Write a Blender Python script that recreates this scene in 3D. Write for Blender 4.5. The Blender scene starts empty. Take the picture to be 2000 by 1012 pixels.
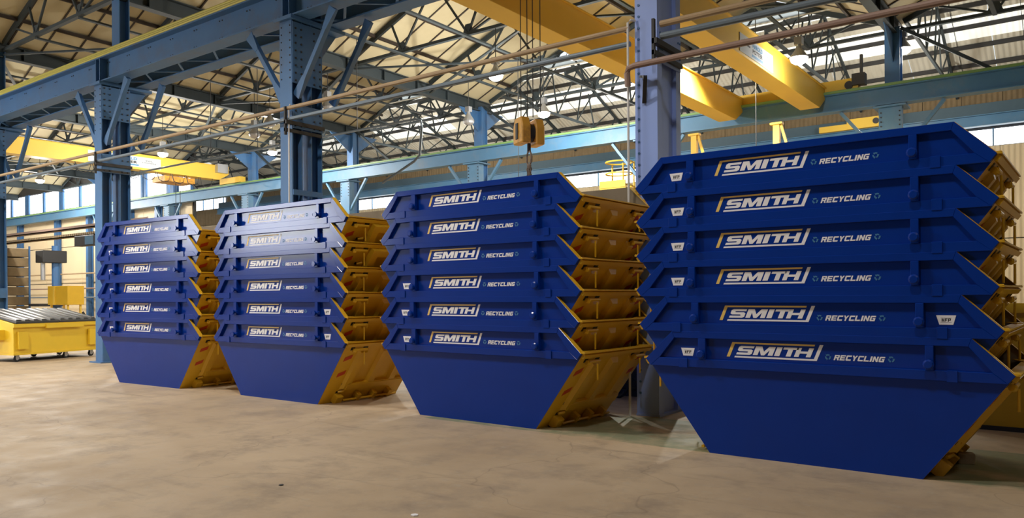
import bpy, bmesh, math, random
from mathutils import Vector, Matrix
random.seed(7)
S = bpy.context.scene
C = S.collection
V = Vector

# ------------------------------------------------------------------ camera, world, exposure
F_PX, Y0, ROLL, YAW, EYE = 1519.07, 575.87, -0.0061, -0.6403, 1.6
cam = bpy.data.cameras.new('camera'); co = bpy.data.objects.new('camera', cam); C.objects.link(co)
cam.sensor_width = 36; cam.lens = F_PX / 2000 * 36
cam.shift_y = (Y0 - 506) / 2000
cam.clip_end = 300
fw = V((math.sin(YAW), math.cos(YAW), 0)); rt = V((math.cos(YAW), -math.sin(YAW), 0)); up = V((0, 0, 1))
r2 = rt * math.cos(ROLL) + up * math.sin(ROLL); u2 = up * math.cos(ROLL) - rt * math.sin(ROLL)
m = Matrix((r2, u2, -fw)).transposed().to_4x4(); m.translation = (0, 0, EYE)
co.matrix_world = m
S.camera = co
S.view_settings.view_transform = 'Standard'; S.view_settings.look = 'None'
S.view_settings.exposure = 0.28; S.view_settings.gamma = 1
S.view_settings.use_curve_mapping = False
w = bpy.data.worlds.new('sky'); S.world = w; w.use_nodes = True
w.node_tree.nodes['Background'].inputs[0].default_value = (.80, .9, 1, 1)
w.node_tree.nodes['Background'].inputs[1].default_value = 1.0
S.cycles.max_bounces = 6; S.cycles.diffuse_bounces = 4; S.cycles.glossy_bounces = 3
S.cycles.sample_clamp_indirect = 6

def lamp(name, loc, power, col=(1, .95, .88), r=.25, spot=None):
    l = bpy.data.lights.new(name, 'SPOT' if spot else 'POINT')
    l.energy = power; l.color = col; l.shadow_soft_size = r
    if spot: l.spot_size = math.radians(spot); l.spot_blend = .6
    o = bpy.data.objects.new(name, l); o.location = loc; C.objects.link(o); return o
# assumed high-bay lamps of the near aisle, added out of frame without fixtures
ASSUMED_NEAR_LAMPS = [(-31, 3.0, 9.1, 1700), (-24, 3.5, 9.1, 1800), (-16.5, 3.0, 9.1, 1800), (-9, 3.8, 9.1, 1000), (-1.8, 3.2, 9.1, 600), (4.5, 4.5, 9.1, 200)]
for i, (x, y, z, p) in enumerate(ASSUMED_NEAR_LAMPS):
    lamp('bay_or_fill_lamp', (x, y, z), p, spot=150)

for x, y, z, p in ((-30, 31.5, 8.2, 600), (-18, 31.5, 8.2, 600), (-6, 31.5, 8.2, 450), (6, 31.5, 8.2, 350), (-52, 20.5, 7.6, 1600), (-60, 17.5, 7.6, 1200)):
    lamp('bay_or_fill_lamp', (x, y, z), p, (1, .95, .86), .3)  # added fill lamps without fixtures, brightening the far roof and left cladding
lamp('bay_or_fill_lamp', (-8.0, 19.4, 8.35), 4200, (1, .97, .88), .12, 128)  # assumed lamp without fixture, hidden between the near crane's two beams

# ------------------------------------------------------------------ materials
def mat(name, col, rough=.5, metal=0, coat=0, noise=0, nscale=6, bump=0, emit=0, spec=.5, dirt=None, dscale=1.2, damt=.5):
    mm = bpy.data.materials.new(name); mm.use_nodes = True
    nt = mm.node_tree; b = nt.nodes['Principled BSDF']
    b.inputs['Base Color'].default_value = (*col, 1); b.inputs['Roughness'].default_value = rough
    b.inputs['Metallic'].default_value = metal; b.inputs['Coat Weight'].default_value = coat
    b.inputs['Coat Roughness'].default_value = .16; b.inputs['Specular IOR Level'].default_value = spec
    if emit:
        b.inputs['Emission Color'].default_value = (*col, 1); b.inputs['Emission Strength'].default_value = emit
    if noise or bump or dirt:
        tc = nt.nodes.new('ShaderNodeTexCoord'); n = nt.nodes.new('ShaderNodeTexNoise')
        n.inputs['Scale'].default_value = nscale; n.inputs['Detail'].default_value = 4
        nt.links.new(tc.outputs['Object'], n.inputs['Vector'])
    last = None
    if noise:
        mx = nt.nodes.new('ShaderNodeMix'); mx.data_type = 'RGBA'
        mx.inputs[6].default_value = (*[c * (1 - noise) for c in col], 1)
        mx.inputs[7].default_value = (*[min(1, c * (1 + noise)) for c in col], 1)
        nt.links.new(n.outputs['Fac'], mx.inputs[0]); last = mx.outputs[2]
    if dirt:
        n2 = nt.nodes.new('ShaderNodeTexNoise'); n2.inputs['Scale'].default_value = dscale; n2.inputs['Detail'].default_value = 6
        n2.inputs['Roughness'].default_value = .65
        nt.links.new(tc.outputs['Object'], n2.inputs['Vector'])
        rp = nt.nodes.new('ShaderNodeValToRGB'); rp.color_ramp.elements[0].position = .5; rp.color_ramp.elements[1].position = .72
        rp.color_ramp.elements[1].color = (damt, damt, damt, 1)
        nt.links.new(n2.outputs['Fac'], rp.inputs[0])
        m2 = nt.nodes.new('ShaderNodeMix'); m2.data_type = 'RGBA'
        m2.inputs[6].default_value = (*col, 1); m2.inputs[7].default_value = (*dirt, 1)
        if last: nt.links.new(last, m2.inputs[6])
        nt.links.new(rp.outputs[0], m2.inputs[0]); last = m2.outputs[2]
    if last: nt.links.new(last, b.inputs['Base Color'])
    if bump:
        bp = nt.nodes.new('ShaderNodeBump'); bp.inputs['Strength'].default_value = bump; bp.inputs['Distance'].default_value = .01
        nt.links.new(n.outputs['Fac'], bp.inputs['Height']); nt.links.new(bp.outputs[0], b.inputs['Normal'])
    return mm
M = {}
M['blue'] = mat('royal_blue_gloss_paint', (.001, .032, .275), .48, coat=.42, noise=.10, nscale=3, bump=.012, spec=.04)
M['yellow'] = mat('golden_yellow_paint', (.68, .41, .02), .42, noise=.08, nscale=4, bump=.03)
M['inner'] = mat('primer_brown_interior', (.20, .155, .10), .75, noise=.25, nscale=5)
M['white'] = mat('white_vinyl', (.90, .90, .93), .45)
M['gold'] = mat('gold_vinyl', (.86, .60, .16), .45)
M['cyan'] = mat('pale_blue_vinyl', (.06, .22, .42), .45)
M['black'] = mat('black_print', (.015, .015, .018), .6)
M['red'] = mat('red_reflector', (.50, .05, .015), .5)
M['steel'] = mat('blue_structural_paint', (.050, .150, .34), .5, noise=.15, nscale=2, dirt=(.10, .09, .08), dscale=1.5, damt=.45)
M['steel_lamplit'] = mat('lamplit_blue_structural_paint', (.28, .40, .82), .45, noise=.08, nscale=2)  # same blue steelwork, with the lamplight on this column put into its colour
M['steel_lit'] = mat('lit_blue_structural_paint', (.070, .19, .33), .5, noise=.15, nscale=2, dirt=(.2, .22, .22), dscale=1.2, damt=.4)  # lit copy of the structural blue, light painted into the base colour
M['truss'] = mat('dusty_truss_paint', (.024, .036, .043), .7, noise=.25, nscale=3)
M['purlin'] = mat('brown_purlin_steel', (.035, .025, .02), .7)
M['cream'] = mat('cream_roof_lining', (.49, .43, .275), .8, noise=.05, nscale=.6, dirt=(.40, .33, .2), dscale=.5, damt=.6)
M['cream_clad'] = mat('cream_wall_cladding', (.74, .60, .38), .7, noise=.06, nscale=.8)
M['brown_clad'] = mat('brown_wall_cladding', (.22, .155, .08), .8, noise=.3, nscale=3)
M['grey_roof'] = mat('grey_corrugated_sheet', (.62, .61, .53), .75, noise=.1, nscale=1)
M['rail_green'] = mat('green_conductor_cover', (.16, .30, .10), .5)
M['rail_yellow'] = mat('yellow_conductor_bar', (.60, .55, .12), .5)
M['pipe_tan'] = mat('tan_pipe_paint', (.40, .285, .165), .5, noise=.2, nscale=3)
M['pipe_grey'] = mat('galvanised_pipe', (.17, .22, .27), .4, metal=.2, noise=.15)
M['pipe_brown'] = mat('brown_pipe_paint', (.30, .20, .16), .5, noise=.2, nscale=3)
M['conduit'] = mat('white_conduit', (.7, .7, .7), .5)
M['dark'] = mat('dark_iron', (.03, .03, .032), .6)
M['metal'] = mat('galvanised_steel', (.45, .46, .48), .35, metal=.7)
M['lid'] = mat('black_plastic_lid', (.035, .037, .04), .33)
M['rubber'] = mat('rubber', (.02, .02, .02), .8)
M['crane'] = mat('crane_yellow_paint', (.76, .50, .06), .55, noise=.06, nscale=1.5)
M['hook'] = mat('worn_orange_yellow_paint', (.75, .38, .05), .5, dirt=(.2, .1, .04), dscale=4, damt=.8)
M['rust'] = mat('rusty_chain', (.25, .19, .15), .7, metal=.3)
M['wood'] = mat('grey_timber', (.32, .25, .17), .8, noise=.3, nscale=20)
M['sign_white'] = mat('sign_board_white', (.52, .56, .60), .7, spec=.1)
M['bin_yellow'] = mat('bright_bin_yellow', (.84, .57, .03), .38, noise=.05)
M['slate'] = mat('slate_beam_paint', (.05, .095, .13), .6, noise=.1)
M['glow'] = mat('lamp_glow', (1, .97, .9), .5, emit=16)
M['assumed_daylight'] = mat('assumed_window_glow', (.93, .97, 1), .5, emit=25.0)  # strong glow for the assumed, unseen window in the near wall
M['cream_flat'] = mat('cream_flat_cladding', (.80, .66, .44), .7, noise=.05, nscale=.8)
M['daylight'] = mat('daylit_glazing', (.93, .97, 1), .5, emit=3.2)
M['concrete'] = None
M['pink'] = mat('translucent_bag', (.6, .55, .52), .4)

def stripes(mm, axis, period, amp, dist=.02):
    nt = mm.node_tree; b = nt.nodes['Principled BSDF']
    tc = nt.nodes.new('ShaderNodeTexCoord'); sp = nt.nodes.new('ShaderNodeSeparateXYZ'); nt.links.new(tc.outputs['Object'], sp.inputs[0])
    mu = nt.nodes.new('ShaderNodeMath'); mu.operation = 'MULTIPLY'; mu.inputs[1].default_value = 2 * math.pi / period
    nt.links.new(sp.outputs[axis], mu.inputs[0])
    si = nt.nodes.new('ShaderNodeMath'); si.operation = 'SINE'; nt.links.new(mu.outputs[0], si.inputs[0])
    bp = nt.nodes.new('ShaderNodeBump'); bp.inputs['Strength'].default_value = amp; bp.inputs['Distance'].default_value = dist
    nt.links.new(si.outputs[0], bp.inputs['Height']); nt.links.new(bp.outputs[0], b.inputs['Normal'])
for k in ('cream_clad', 'brown_clad', 'grey_roof'): stripes(M[k], 0, .20, .45, .03)
# rooflight sheeting: translucent plastic that daylight comes through
M['rooflight'] = mat('rooflight_sheet', (.93, .95, .90), .6, emit=.5)
stripes(M['rooflight'], 0, .20, .5, .03)

def floor_mat():
    mm = bpy.data.materials.new('worn_concrete'); mm.use_nodes = True; nt = mm.node_tree; b = nt.nodes['Principled BSDF']
    L = nt.links.new; N = nt.nodes.new
    tc = N('ShaderNodeTexCoord')
    def noise(s, d=6, r=.6, vec=None):
        n = N('ShaderNodeTexNoise'); n.inputs['Scale'].default_value = s; n.inputs['Detail'].default_value = d; n.inputs['Roughness'].default_value = r
        L(vec or tc.outputs['Object'], n.inputs['Vector']); return n.outputs['Fac']
    def ramp(f, p0, p1, c0=(0, 0, 0, 1), c1=(1, 1, 1, 1)):
        r = N('ShaderNodeValToRGB'); r.color_ramp.elements[0].position = p0; r.color_ramp.elements[1].position = p1
        r.color_ramp.elements[0].color = c0; r.color_ramp.elements[1].color = c1; L(f, r.inputs[0]); return r.outputs[0]
    def mix(f, a, bb):
        x = N('ShaderNodeMix'); x.data_type = 'RGBA'
        if isinstance(f, float): x.inputs[0].default_value = f
        else: L(f, x.inputs[0])
        for i, q in ((6, a), (7, bb)):
            if isinstance(q, tuple): x.inputs[i].default_value = (*q, 1)
            else: L(q, x.inputs[i])
        return x.outputs[2]
    base = mix(ramp(noise(.35, 5), .35, .65), (.39, .29, .185), (.51, .395, .265))
    base = mix(ramp(noise(1.6, 8, .7), .48, .70), base, (.31, .24, .17))
    base = mix(ramp(noise(9, 6, .75), .55, .85), base, (.42, .37, .29))
    # dark scuffs stretched along the drive direction
    mp = N('ShaderNodeMapping'); mp.inputs['Scale'].default_value = (.35, 3.2, 1); mp.inputs['Rotation'].default_value = (0, 0, .35)
    L(tc.outputs['Object'], mp.inputs[0])
    base = mix(ramp(noise(1.1, 8, .7, mp.outputs[0]), .58, .80), base, (.24, .185, .13))
    # worn green walkway paint behind the stacks
    sp = N('ShaderNodeSeparateXYZ'); L(tc.outputs['Object'], sp.inputs[0])
    def step(o, a, inv=False):
        q = N('ShaderNodeMath'); q.operation = 'LESS_THAN' if inv else 'GREATER_THAN'; q.inputs[1].default_value = a; L(o, q.inputs[0]); return q.outputs[0]
    def mul(a, bb):
        q = N('ShaderNodeMath'); q.operation = 'MULTIPLY'; L(a, q.inputs[0]); L(bb, q.inputs[1]); return q.outputs[0]
    band = mul(step(sp.outputs[1], 7.45), step(sp.outputs[1], 9.15, True))
    band = mul(band, ramp(noise(.8, 5, .6), .40, .52))
    band = mul(band, step(sp.outputs[0], -7))
    base = mix(mul(band, ramp(noise(3, 4), .2, .6, (.35, .35, .35, 1), (.75, .75, .75, 1))), base, (.12, .18, .10))
    # fine cracks
    vo = N('ShaderNodeTexVoronoi'); vo.feature = 'DISTANCE_TO_EDGE'; vo.inputs['Scale'].default_value = .33
    wv = N('ShaderNodeTexNoise'); wv.inputs['Scale'].default_value = 1.3; L(tc.outputs['Object'], wv.inputs['Vector'])
    ad = N('ShaderNodeVectorMath'); ad.operation = 'ADD'; L(tc.outputs['Object'], ad.inputs[0]); L(wv.outputs['Color'], ad.inputs[1]); L(ad.outputs[0], vo.inputs['Vector'])
    base = mix(ramp(vo.outputs['Distance'], .0, .004, (.35, .35, .35, 1), (0, 0, 0, 1)), base, (.16, .12, .085))
    L(base, b.inputs['Base Color'])
    rr = ramp(noise(2.2, 6), .3, .7, (.5, .5, .5, 1), (.8, .8, .8, 1)); L(rr, b.inputs['Roughness'])
    bp = N('ShaderNodeBump'); bp.inputs['Strength'].default_value = .25; bp.inputs['Distance'].default_value = .01
    L(noise(14, 8, .7), bp.inputs['Height']); L(bp.outputs[0], b.inputs['Normal'])
    return mm
M['concrete'] = floor_mat()

# ------------------------------------------------------------------ helpers
class MB:
    def __init__(s): s.v = []; s.f = []; s.mi = []
    def add(s, vs, fs, mi=0):
        n = len(s.v); s.v += [tuple(p) for p in vs]; s.f += [tuple(i + n for i in q) for q in fs]
        s.mi += ([mi] * len(fs) if isinstance(mi, int) else mi); return s
    def box(s, x0, x1, y0, y1, z0, z1, mi=0):
        return s.add([(x, y, z) for z in (z0, z1) for y in (y0, y1) for x in (x0, x1)],
                     [(0, 2, 3, 1), (4, 5, 7, 6), (0, 1, 5, 4), (2, 6, 7, 3), (0, 4, 6, 2), (1, 3, 7, 5)], mi)
    def prism(s, a, b, mi=0, side=None):
        n = len(a)
        fs = [tuple(range(n))[::-1], tuple(range(n, 2 * n))] + [(i, (i + 1) % n, n + (i + 1) % n, n + i) for i in range(n)]
        m_ = [mi, mi] + [mi if side is None else side] * n
        return s.add(list(a) + list(b), fs, m_)
    def bar(s, p, q, w, h=None, up=(0, 0, 1), mi=0):
        h = h or w; p = V(p); q = V(q); d = (q - p).normalized(); u = V(up)
        if abs(d.dot(u)) > .98: u = V((0, 1, 0))
        r = d.cross(u).normalized(); u = r.cross(d)
        c = [r * (a * w / 2) + u * (b * h / 2) for a, b in ((-1, -1), (1, -1), (1, 1), (-1, 1))]
        return s.prism([p + k for k in c], [q + k for k in c], mi)
    def tube(s, pts, r, n=8, mi=0):
        pts = [V(p) for p in pts]; rings = []
        for i, p in enumerate(pts):
            d = (pts[min(i + 1, len(pts) - 1)] - pts[max(i - 1, 0)]).normalized()
            u = V((0, 0, 1)) if abs(d.z) < .9 else V((0, 1, 0))
            a = d.cross(u).normalized(); b = a.cross(d)
            rr = r[i] if isinstance(r, (list, tuple)) else r
            rings.append([p + a * math.cos(t * 2 * math.pi / n) * rr + b * math.sin(t * 2 * math.pi / n) * rr for t in range(n)])
        vs = [q for g in rings for q in g]; fs = []
        for i in range(len(rings) - 1):
            for t in range(n):
                fs.append((i * n + t, i * n + (t + 1) % n, (i + 1) * n + (t + 1) % n, (i + 1) * n + t))
        fs.append(tuple(range(n))[::-1]); fs.append(tuple(range((len(rings) - 1) * n, len(rings) * n)))
        return s.add(vs, fs, mi)
    def ibeam(s, p, q, w, h, t=.03, mi=0):      # along p->q, vertical web
        p = V(p); q = V(q); z = V((0, 0, h / 2 - t / 2))
        s.bar(p + z, q + z, w, t, mi=mi); s.bar(p - z, q - z, w, t, mi=mi); return s.bar(p, q, t, h - 2 * t, mi=mi)
    def mesh(s, name, mats, bevel=0, smooth=False):
        me = bpy.data.meshes.new(name); me.from_pydata(s.v, [], s.f)
        for k in (mats if isinstance(mats, (list, tuple)) else [mats]): me.materials.append(M[k])
        me.polygons.foreach_set('material_index', s.mi)
        bm = bmesh.new(); bm.from_mesh(me)
        bmesh.ops.recalc_face_normals(bm, faces=bm.faces)
        if bevel: bmesh.ops.bevel(bm, geom=bm.edges[:], offset=bevel, segments=1, affect='EDGES', profile=.5, clamp_overlap=True)
        bm.to_mesh(me); bm.free()
        if smooth: me.polygons.foreach_set('use_smooth', [True] * len(me.polygons))
        me.update(); return me
    def build(s, name, mats, parent=None, **k):
        return put(name, s.mesh(name, mats, **k), parent)
def put(name, me, parent=None, loc=None, rz=None):
    o = bpy.data.objects.new(name, me); C.objects.link(o)
    if parent: o.parent = parent
    if loc: o.location = loc
    if rz is not None: o.rotation_euler = (0, 0, rz)
    return o
def tag(o, label=None, cat=None, group=None, kind=None):
    if label: o['label'] = label
    if cat: o['category'] = cat
    if group: o['group'] = group
    if kind: o['kind'] = kind
    return o
def thing(name, label, cat, loc=(0, 0, 0), rz=0, group=None):
    o = bpy.data.objects.new(name, None); C.objects.link(o); o.empty_display_size = .3
    o.location = loc; o.rotation_euler = (0, 0, rz)
    return tag(o, label, cat, group)
KIDS = {}
def dup(root, loc, rz=0, label=None):
    r = root.copy(); C.objects.link(r); r.location = loc; r.rotation_euler = (0, 0, rz)
    if label: r['label'] = label
    for ch in list(root.children):
        c = ch.copy(); C.objects.link(c); c.parent = r
        for g in ch.children:
            d = g.copy(); C.objects.link(d); d.parent = c
    return r
def text_mb(txt, size, xs=1.0, shear=0.0, bold=0.0):
    cu = bpy.data.curves.new('t', 'FONT'); cu.body = txt; cu.size = size; cu.shear = shear; cu.offset = bold; cu.resolution_u = 3
    cu.space_character = 1.05
    o = bpy.data.objects.new('t', cu); C.objects.link(o)
    me = bpy.data.meshes.new_from_object(o.evaluated_get(bpy.context.evaluated_depsgraph_get()))
    vs = [(v.co.x * xs, v.co.y) for v in me.vertices]; fs = [tuple(p.vertices) for p in me.polygons]
    bpy.data.objects.remove(o); bpy.data.curves.remove(cu); bpy.data.meshes.remove(me)
    return vs, fs
def fit(vs, x0, x1, z0, z1):
    a = min(v[0] for v in vs); b = max(v[0] for v in vs); c = min(v[1] for v in vs); d = max(v[1] for v in vs)
    return [(x0 + (v[0] - a) / (b - a) * (x1 - x0), z0 + (v[1] - c) / (d - c) * (z1 - z0)) for v in vs]

# ------------------------------------------------------------------ structure: column grid
AX = [25.3, 17.8, 10.3, 2.8, -4.65, -12.15, -19.47, -27.0, -34.5, -42.0, -49.5, -57.0, -64.5, -72]
BX = [26.1, 18.4, 10.75, 3.1, -4.55, -12.2, -19.86, -27.5, -35.2, -42.8, -50.4, -58.0, -65.6, -73.2]
YA, YB, YC = 9.6, 24.6, 38.0
def vx(k, y):
    k += 3
    return AX[k] + (BX[k] - AX[k]) * (y - YA) / (YB - YA)
AX0, BX0 = AX, BX
ZV, ZR = 9.45, 11.15

fl = MB().box(-76, 26, -10, 39, -.2, 0).build('floor', 'concrete'); fl['kind'] = 'structure'
AX2, BX2 = AX[3:], BX[3:]
def struct(o): o['kind'] = 'structure'; return o

# walls, built of separate sheets where they can be told apart
wl = MB().box(-76, -75.8, -10, 39, 0, 12).build('wall_left', 'brown_clad'); struct(wl)
wr = MB().box(25.8, 26, -10, 39, 0, 12).build('wall_right', 'brown_clad'); struct(wr)
wn = MB().box(-76, -38.5, -10.2, -10, 0, 12).box(-29, 26, -10.2, -10, 0, 12).box(-38.5, -29, -10.2, -10, 0, 3.4).box(-38.5, -29, -10.2, -10, 6.6, 12).build('wall_near', 'brown_clad'); struct(wn)
gn = MB().box(-38.5, -29, -10.25, -10.2, 3.4, 6.6).build('window_9', 'assumed_daylight'); struct(gn)  # assumed unseen window: glowing panel added for skip reflections and light from the left
fr = MB()
for i in range(5): fr.box(-38.5 + 2.375 * i - .04, -38.5 + 2.375 * i + .04, -10.2, -10.08, 3.4, 6.6)
for z in (3.42, 6.58): fr.box(-38.5, -29, -10.2, -10.08, z - .04, z + .04)
fr.build('window_frame', 'steel', gn)  # frame bars of the assumed near-wall window

def clad_wall(root, key, x0, x1, y, z0, z1, w_=1.05, n=None):
    n = n or max(1, round((x1 - x0) / w_)); dx = (x1 - x0) / n
    me = MB().box(0, dx - .018, 0, .05, 0, z1 - z0).mesh('cladding_sheet', key)
    for i in range(n):
        put('cladding_sheet', me, root, (x0 + i * dx, y + (.008 if i % 2 else 0), z0))
# far wall
wf = MB().box(-76, 26, 38.12, 38.3, 0, 10.2).build('wall_far', 'dark'); struct(wf)
clad_wall(wf, 'cream_clad', -75, 12, 38.0, 0, 3.8, 1.5)
clad_wall(wf, 'cream_clad', -75, 12, 38.0, 3.84, 7.68, 1.5)
clad_wall(wf, 'brown_clad', -58, 12, 38.0, 9.36, 10.25, 1.5)
cr = MB().box(-58, 12, 37.2, 37.9, 8.85, 9.35); cr.build('trim_1', 'slate', None); struct(bpy.data.objects['trim_1'])
g2 = MB().ibeam((-58, 37.1, 8.62), (12, 37.1, 8.62), .35, .46)
o = g2.build('crane_runway_beam', 'steel_lit'); tag(o, 'lit blue runway beam along the far wall just above its windows', 'beam')
for i, (x0, x1) in enumerate([(-58, -47.5), (-45, -36), (-33, -25.5), (-24.8, -17), (-16, -9), (-6, -.5), (0, 12)]):
    wd = MB().box(x0, x1, 38.02, 38.1, 7.72, 8.40).build('window_%d' % (i + 1), 'daylight'); struct(wd)
    b = MB(); n = max(2, round((x1 - x0) / 2.4))
    for j in range(n + 1):
        xx = x0 + (x1 - x0) * j / n; b.box(xx - .03, xx + .03, 37.96, 38.02, 7.7, 8.42)
    b.build('window_frame', 'steel_lit', wd)
# high window strip at far left of the far wall
wd = MB().box(-75, -58.4, 38.02, 38.1, 9.1, 10.1).build('window_8', 'daylight'); struct(wd)
b = MB()
for j in range(12): b.box(-75 + j * 1.5 - .04, -75 + j * 1.5 + .04, 37.96, 38.02, 9.05, 10.12)
b.build('window_frame', 'steel_lit', wd)
clad_wall(wf, 'brown_clad', -75, -58.2, 38.0, 7.72, 9.05, 1.5)

# wall closing the crane bay's far side at the left
wb = MB().box(-75.8, -41.6, 25.12, 25.25, 0, 7.6).box(-75.8, -41.6, 25.12, 25.25, 9.25, 11.3).build('wall_back_left', 'dark'); struct(wb)
clad_wall(wb, 'cream_flat', -75.6, -41.7, 25.05, 0, 2.55, 1.35)
clad_wall(wb, 'cream_flat', -75.6, -41.7, 25.05, 2.59, 5.1, 1.35)
clad_wall(wb, 'cream_flat', -75.6, -41.7, 25.05, 5.14, 7.6, 1.35)
for i, x in enumerate([-74.9, -69.3, -63.7, -58.1, -52.5, -46.9]):
    wd = MB().box(x, x + 5.2, 25.14, 25.2, 7.85, 9.2).build('window_%d' % (10 + i), 'daylight'); struct(wd)
    b = MB()
    for q in (0, 2.6, 5.2): b.box(x + q - .13, x + q + .13, 25.02, 25.13, 7.8, 9.25)
    b.build('window_frame', 'steel', wd)
for i, x in enumerate([-64.6, -58.4, -53.7, -48.3, -45.0]):
    b = MB(); b.box(x - .14, x + .14, 24.98, 25.02, 0, 7.7); b.box(x - .02, x + .02, 24.7, 24.98, 0, 7.7); b.box(x - .14, x + .14, 24.66, 24.7, 0, 7.7)
    o = b.build('wall_post', 'steel'); tag(o, 'blue wall post in front of the cream cladding, %s from the left' % ['first', 'second', 'third', 'fourth', 'fifth'][i], 'post', 'wall posts along the cream cladding')

# ------------------------------------------------------------------ roof over the crane bay and the near bay
def roof_slope(name, k, side):
    """sheets between valley k (larger x) and valley k+1, side 0 = slope rising towards +x, 1 = falling"""
    def edge(y):
        a = vx(k + 1, y); b = vx(k, y); mid = (a + b) / 2
        return ((a, ZV), (mid, ZR)) if side == 0 else ((b, ZV), (mid, ZR))
    root = MB()
    e0 = edge(-10); e1 = edge(YA - .5)
    root.prism([(e0[0][0], -10, e0[0][1]), (e0[1][0], -10, e0[1][1]), (e1[1][0], YA - .5, e1[1][1]), (e1[0][0], YA - .5, e1[0][1])],
               [(e0[0][0], -10, e0[0][1] + .06), (e0[1][0], -10, e0[1][1] + .06), (e1[1][0], YA - .5, e1[1][1] + .06), (e1[0][0], YA - .5, e1[0][1] + .06)])
    ro = root.build(name, 'cream'); struct(ro)
    n = 17; y0 = YA - .5; dy = (25.3 - y0) / n
    js = MB()
    for i in range(n):
        ya, yb = y0 + i * dy + .012, y0 + (i + 1) * dy - .012
        a, b = edge(ya), edge(yb)
        zz = .0 if i % 2 else .006
        lo = [(a[0][0], ya, a[0][1] + zz), (a[1][0], ya, a[1][1] + zz), (b[1][0], yb, b[1][1] + zz), (b[0][0], yb, b[0][1] + zz)]
        MB().prism(lo, [(x, y, z + .05) for x, y, z in lo]).build('roof_sheet', 'cream', ro)
        yj = y0 + i * dy; c = edge(yj)
        js.bar((c[0][0], yj, c[0][1] - .012), (c[1][0], yj, c[1][1] - .012), .045, .035)
    js.build('joint_strips', 'purlin', ro)
    pl = []
    for t in (.33, .66, .97):
        c, d = edge(y0), edge(25.3)
        P = (c[0][0] + (c[1][0] - c[0][0]) * t, y0, c[0][1] + (c[1][1] - c[0][1]) * t - .075)
        Q = (d[0][0] + (d[1][0] - d[0][0]) * t, 25.3, d[0][1] + (d[1][1] - d[0][1]) * t - .075)
        MB().bar(P, Q, .07, .10).build('purlin', 'purlin', ro)
for k in range(-3, 9):
    for side in (0, 1): roof_slope('ceiling_%d_%s' % (k + 4, 'ab'[side]), k, side)

# valley girders
for k in range(0, 10):
    b = MB(); y0, y1 = -10, 25.2
    b.ibeam((vx(k, y0), y0, ZV - .22), (vx(k, y1), y1, ZV - .22), .26, .42)
    for t in range(9):
        y = 10.5 + t * 1.7; b.box(vx(k, y) - .12, vx(k, y) + .12, y - .012, y + .012, ZV - .40, ZV - .04)
    o = b.build('valley_girder', 'truss'); tag(o, 'dark steel valley girder running back under the cream gable roofs', 'girder', 'valley girders under the roof')

# roof trusses across each gable
def make_truss():
    t = thing('roof_truss', 'dusty steel lattice truss spanning between two valley girders under the cream roof', 'truss', group='lattice trusses under the cream roof')
    H = 3.62; zt = ZR - ZV
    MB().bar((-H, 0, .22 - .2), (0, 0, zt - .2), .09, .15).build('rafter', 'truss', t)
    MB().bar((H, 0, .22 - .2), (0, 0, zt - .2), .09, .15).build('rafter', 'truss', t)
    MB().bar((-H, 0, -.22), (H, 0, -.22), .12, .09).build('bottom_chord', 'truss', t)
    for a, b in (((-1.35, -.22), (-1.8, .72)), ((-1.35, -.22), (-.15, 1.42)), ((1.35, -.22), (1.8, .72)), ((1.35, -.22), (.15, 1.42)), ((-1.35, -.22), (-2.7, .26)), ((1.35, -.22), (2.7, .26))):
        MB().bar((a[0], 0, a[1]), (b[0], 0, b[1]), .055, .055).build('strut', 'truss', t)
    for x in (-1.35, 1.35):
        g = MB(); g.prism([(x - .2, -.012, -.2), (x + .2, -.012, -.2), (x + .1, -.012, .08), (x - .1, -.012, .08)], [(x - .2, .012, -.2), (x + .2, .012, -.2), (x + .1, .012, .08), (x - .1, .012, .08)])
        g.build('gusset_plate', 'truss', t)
    return t
tr = make_truss(); first = True
for k in range(0, 8):
    for y in (9.9, 13.7, 17.5, 21.3, 24.95):
        p = ((vx(k, y) + vx(k + 1, y)) / 2, y, ZV)
        if first: tr.location = p; first = False
        else: dup(tr, p)
# ties and diagonal wind bracing at bottom-chord level
for k in range(0, 7):
    for sx in (-1.35, 1.35):
        a = (vx(k, 9.9) + vx(k + 1, 9.9)) / 2 + sx; b_ = (vx(k, 24.9) + vx(k + 1, 24.9)) / 2 + sx
        o = MB().bar((a, 9.9, ZV - .29), (b_, 24.9, ZV - .29), .11, .05).build('longitudinal_tie', 'truss')
        tag(o, 'flat steel tie linking the feet of the roof trusses front to back', 'tie', 'longitudinal roof ties')
    for (ya, yb) in ((9.9, 13.7), (13.7, 9.9), (17.5, 21.3), (21.3, 17.5)):
        a = vx(k, ya); b_ = vx(k + 1, yb)
        o = MB().bar((a - .2, ya, ZV - .36), (b_ + .2, yb, ZV - .36), .08, .05).build('wind_brace', 'truss')
        tag(o, 'slender diagonal wind brace crossing below the roof trusses', 'brace', 'diagonal wind braces')

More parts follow.
